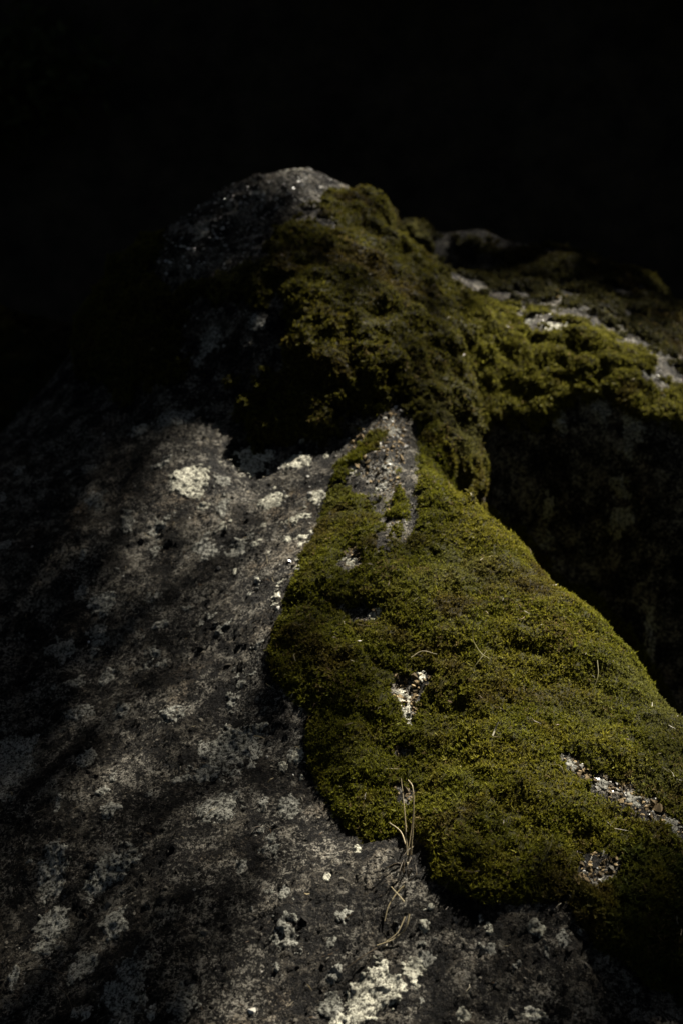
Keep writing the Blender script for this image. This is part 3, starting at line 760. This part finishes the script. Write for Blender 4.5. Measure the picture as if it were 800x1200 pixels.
def tree(x, y, h, crown_r, crown_lo, n_clump, leaf, label, group, shade_leaves=False):
    z0 = float(terrain_z(np.array(x), np.array(y))) - .15
    t = empty('tree', (x, y, z0), label, 'tree', group)
    V = []; F = []; m = 14; S = 10
    bend = rng.normal(scale=.25, size=2)
    def trunk_at(f): return np.array([bend[0] * f * f * 1.5, bend[1] * f * f * 1.5, h * f])
    def tube(path, radii):
        b = len(V)
        for k, (c, r) in enumerate(zip(path, radii)):
            tg = path[min(k + 1, len(path) - 1)] - path[max(k - 1, 0)]; tg = tg / (np.linalg.norm(tg) + 1e-9)
            u = np.cross(tg, [.31, .95, .1]); u /= np.linalg.norm(u); v = np.cross(tg, u)
            for s in range(S):
                th = 2 * math.pi * s / S
                V.append(c + (u * math.cos(th) + v * math.sin(th)) * r * (1 + .12 * math.sin(3 * th + k)))
        for k in range(len(path) - 1):
            for s in range(S):
                F.append((b + k * S + s, b + k * S + (s + 1) % S, b + (k + 1) * S + (s + 1) % S, b + (k + 1) * S + s))
    R = h * .019
    tube([trunk_at(k / (m - 1)) for k in range(m)], [R * (1.5 if k == 0 else 1) * (1 - .85 * k / (m - 1)) for k in range(m)])
    ends = []
    for k in range(16):
        f = crown_lo + (0.97 - crown_lo) * (k + .5) / 16; a0 = trunk_at(f)
        th = k * 2.4 + rng.uniform(-.4, .4)
        ln = crown_r * (1 - .45 * ((f - crown_lo) / (1 - crown_lo)) ** 2) * rng.uniform(.8, 1.1)
        path = [a0 + np.array([math.cos(th) * ln * s, math.sin(th) * ln * s, ln * (.35 * s - .12 * s * s)]) for s in np.linspace(0, 1, 6)]
        ends += [(path[s], ln * .28) for s in (2, 3, 4, 5)]
        dense = np.concatenate([path[q] + (path[q + 1] - path[q]) * np.linspace(0, 1, 8)[:, None] for q in range(5)])
        if openness(dense + np.array([x, y, z0])).max() > .05: continue      # no thick bough across the gap
        tube(path, [R * .38 * (1 - .8 * s) for s in np.linspace(0, 1, 6)])
    link('trunk', mesh_from('trunk', np.array(V), np.array(F)), M_BARK, t)
    per = n_clump // len(ends)
    pts = np.concatenate([e + rng.normal(size=(per, 3)) * np.array([r, r, r * .6]) for e, r in ends])
    wp = pts + np.array([x, y, z0])
    T = openness(wp)
    keep = T < .04  # leaves left out where sun is wanted on the boulder
    # nothing hangs into the view
    px, py, d = proj(wp); inview = (d > 0) & (px > -150) & (px < 950) & (py > -200) & (np.hypot(wp[:, 0], wp[:, 1]) < 12)
    keep &= ~inview
    pts = pts[keep]; sizes = np.full(len(pts), leaf)
    if shade_leaves:
        sp = shade_leaf_points() - np.array([x, y, z0]); pts = np.r_[pts, sp]; sizes = np.r_[sizes, np.full(len(sp), .048)]
    LV, LF, LC = leaves(pts, sizes, np.tile(np.array([.035, .050, .014]), (len(pts), 1)))
    link('crown', mesh_from('crown', LV, LF, False, LC), M_LEAF, t)
spots = []  # unseen trees all round, crowns shaped to cut sky and sun
for ring, (rad, n) in enumerate([(6.5, 9), (11, 12), (17, 14)]):
    for k in range(n):
        th = 2 * math.pi * (k + .5 * (ring % 2)) / n + rng.uniform(-.12, .12)
        da = (th - SUN_AZ + math.pi) % (2 * math.pi) - math.pi
        if abs(da) < .34: th = SUN_AZ + math.copysign(.34, da)   # trunks moved aside to leave a lane for the sun
        r = rad * rng.uniform(.9, 1.1)
        x, y = r * math.sin(th), 2.0 + r * math.cos(th)
        if abs(x) < 1.9 and 0 < y < 12: x = -2.7
        spots.append((x, y, ring))
shade_tree = min(range(len(spots)), key=lambda q: math.hypot(spots[q][0] - 3.3, spots[q][1] - 6.3))  # nearest tree carries the added leaves that filter the sun
for k, (x, y, ring) in enumerate(spots):
    tree(x, y, (11.5, 18, 25)[ring] * rng.uniform(.9, 1.1), (3.9, 4.6, 6.0)[ring], (.25, .18, .1)[ring], (30000, 6000, 5000)[ring], (.085, .24, .42)[ring],
         '%s unseen tree of the wood, %s the boulders' % (('slender', 'tall', 'towering')[ring], ('straight behind', 'behind and right of', 'right of', 'in front and right of', 'in front of', 'in front and left of', 'left of', 'behind and left of')[int(round(math.atan2(x, y - 2) / (math.pi / 4))) % 8]), 'trees of the surrounding wood', k == shade_tree)

def shrub(x, y, w, h, n, label, leaf=.03):
    z0 = float(terrain_z(np.array(x), np.array(y))) - .05
    t = empty('shrub', (x, y, z0), label, 'shrub')
    V = []; F = []; pts = []
    for k in range(14):
        th = rng.uniform(0, 6.283); tip = np.array([math.cos(th) * w * rng.uniform(.2, 1), math.sin(th) * w * rng.uniform(.2, 1), h * rng.uniform(.6, 1)])
        for s in range(5):
            c = tip * np.array([1, 1, 1]) * (s / 4) ** np.array([1.4, 1.4, .9]); r = .012 * (1 - s / 5)
            for a in range(4): V.append(c + r * np.array([math.cos(a * 1.57), math.sin(a * 1.57), 0]))
            if s:
                b = len(V) - 8
                for a in range(4): F.append((b + a, b + (a + 1) % 4, b + 4 + (a + 1) % 4, b + 4 + a))
            if s > 1: pts.append(c + rng.normal(size=(n // 42, 3)) * w * .16)
    link('stem', mesh_from('stem', np.array(V), np.array(F)), M_BARK, t)
    pts = np.concatenate(pts)
    LV, LF, LC = leaves(pts, leaf, np.tile(np.array([.045, .055, .022]), (len(pts), 1)), 1.0)
    link('foliage', mesh_from('foliage', LV, LF, False, LC), M_LEAF, t)
shrub(1.45, 5.8, .6, .55, 4000, 'barely visible leafy shrub in the dark at upper right')
shrub(-1.45, 5.8, .6, .5, 4000, 'barely visible leafy shrub in the dark at upper left')
shrub(.3, 6.0, .5, .6, 2500, 'lowest shrub, in the dark straight behind the knob')
